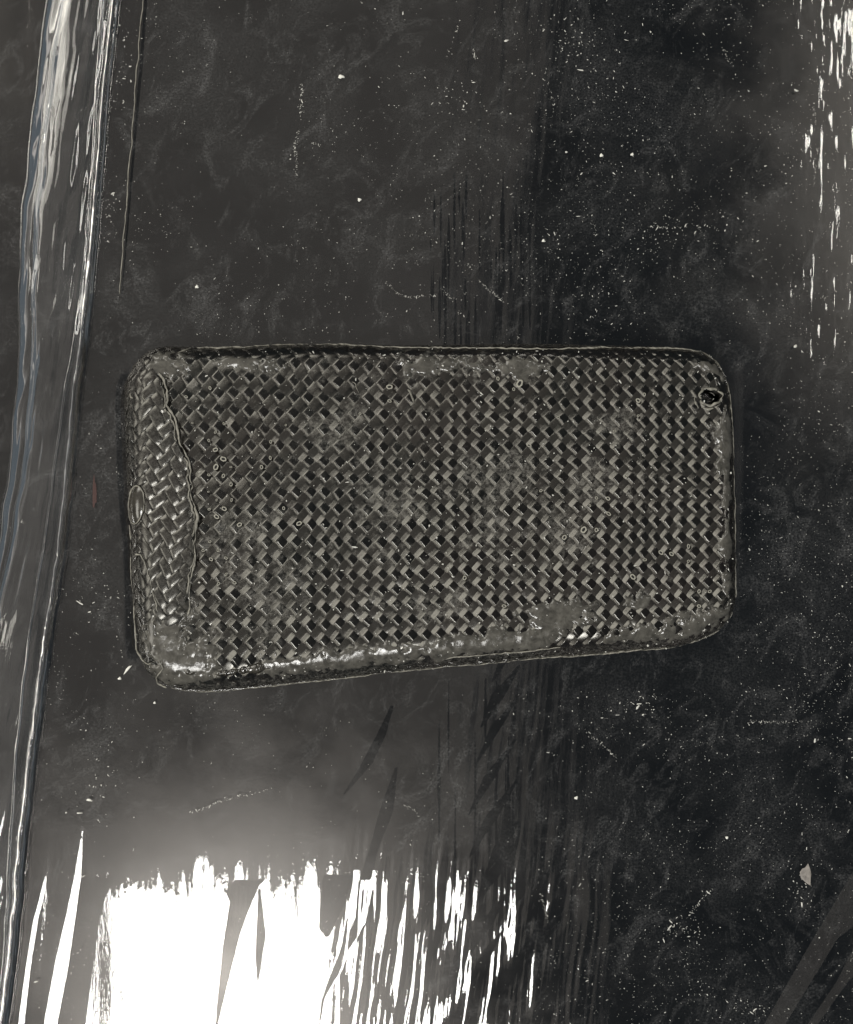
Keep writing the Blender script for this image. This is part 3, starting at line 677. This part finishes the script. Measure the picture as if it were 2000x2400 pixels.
# single flakes and crumbs one can point at
def chip(name, px, py, a, b, rot, label, cat, z=None, mat=None):
    x, y = P(px, py)
    n = 11; an = np.linspace(0, 2*np.pi, n, endpoint=False); r = 1+.22*np.sin(an*3+px)+.12*np.sin(an*5+py)
    u = a*r*np.cos(an); v = b*r*np.sin(an); cr, sr = math.cos(rot), math.sin(rot)
    if z is None: z = float(Z[np.searchsorted(ys, y), np.searchsorted(xs, x)])+.004
    lo = np.stack([u*cr-v*sr, u*sr+v*cr, 0*u], 1); hi = lo*np.array([.72, .72, 0])+np.array([0, 0, min(a, b)*.8])
    V = np.concatenate([lo, hi, [[0, 0, min(a, b)*.9]]])
    F = [[i, (i+1) % n, n+(i+1) % n, n+i] for i in range(n)]+[[n+i, n+(i+1) % n, 2*n, 2*n] for i in range(n)]
    me = bpy.data.meshes.new(name); me.from_pydata(V.tolist(), [], [f if f[2] != f[3] else f[:3] for f in F]); me.update(); me.materials.append(mat or M_flake)
    for p_ in me.polygons: p_.use_smooth = True
    o = bpy.data.objects.new(name, me); COL.objects.link(o); o.location = (x, y, z); tag(o, label, cat); return o
chip('resin_flake', 800, 180, .075, .045, 0, 'small white half-round flake on the dark film above the case', 'flake')
chip('resin_sliver', 299, 1569, .13, .028, math.radians(50), 'thin pale sliver lying beside the lower left corner of the case', 'sliver')
chip('resin_crumb', 281, 1590, .042, .034, .3, 'round white crumb just below the pale sliver', 'crumb')
chip('resin_crumb', 843, 468, .045, .04, 0, 'bright round white crumb on the film midway between the case and the top', 'crumb')
chip('resin_crumb', 462, 672, .042, .04, 0, 'white round crumb on film above the left end of the case', 'crumb')
chip('resin_crumb', 1410, 364, .042, .04, 0, 'left one of two white crumbs in the dark upper right area', 'crumb')
chip('resin_crumb', 1482, 362, .04, .035, .5, 'right one of two white crumbs in the dark upper right area', 'crumb')
chip('resin_crumb', 1274, 564, .036, .034, .5, 'white crumb above the middle of the right half of the case', 'crumb')
chip('resin_crumb', 1704, 1963, .034, .034, .5, 'lone bright crumb on the dark lower right film', 'crumb')
chip('resin_crumb', 1351, 1870, .045, .035, .5, 'white crumb with a tail in the dark lower right area', 'crumb')
chip('resin_crumb', 363, 1647, .03, .028, .5, 'tiny white crumb on film right below the lower left case corner', 'crumb')
chip('resin_crumb', 210, 1875, .07, .028, -.2, 'curved white crumb at the top of the bright streak lower left', 'crumb')
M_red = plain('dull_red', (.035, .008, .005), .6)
chip('red_reflection', 222, 1155, .05, .36, 0, 'dull red mark on the film left of the case', 'reflection', mat=M_red).scale.z = .05  # red reflection in the film, painted as a flat coloured chip
M_haze = resin_mat('dried_glue', (.34, .31, .28), .7, .01)
chip('glue_smear', 1890, 2050, .13, .22, .1, 'dull grey glue smear on the dark lower right film', 'smear', mat=M_haze).scale.z = .05
for o in bpy.data.objects:
    if '_c' in o: del o['_c']
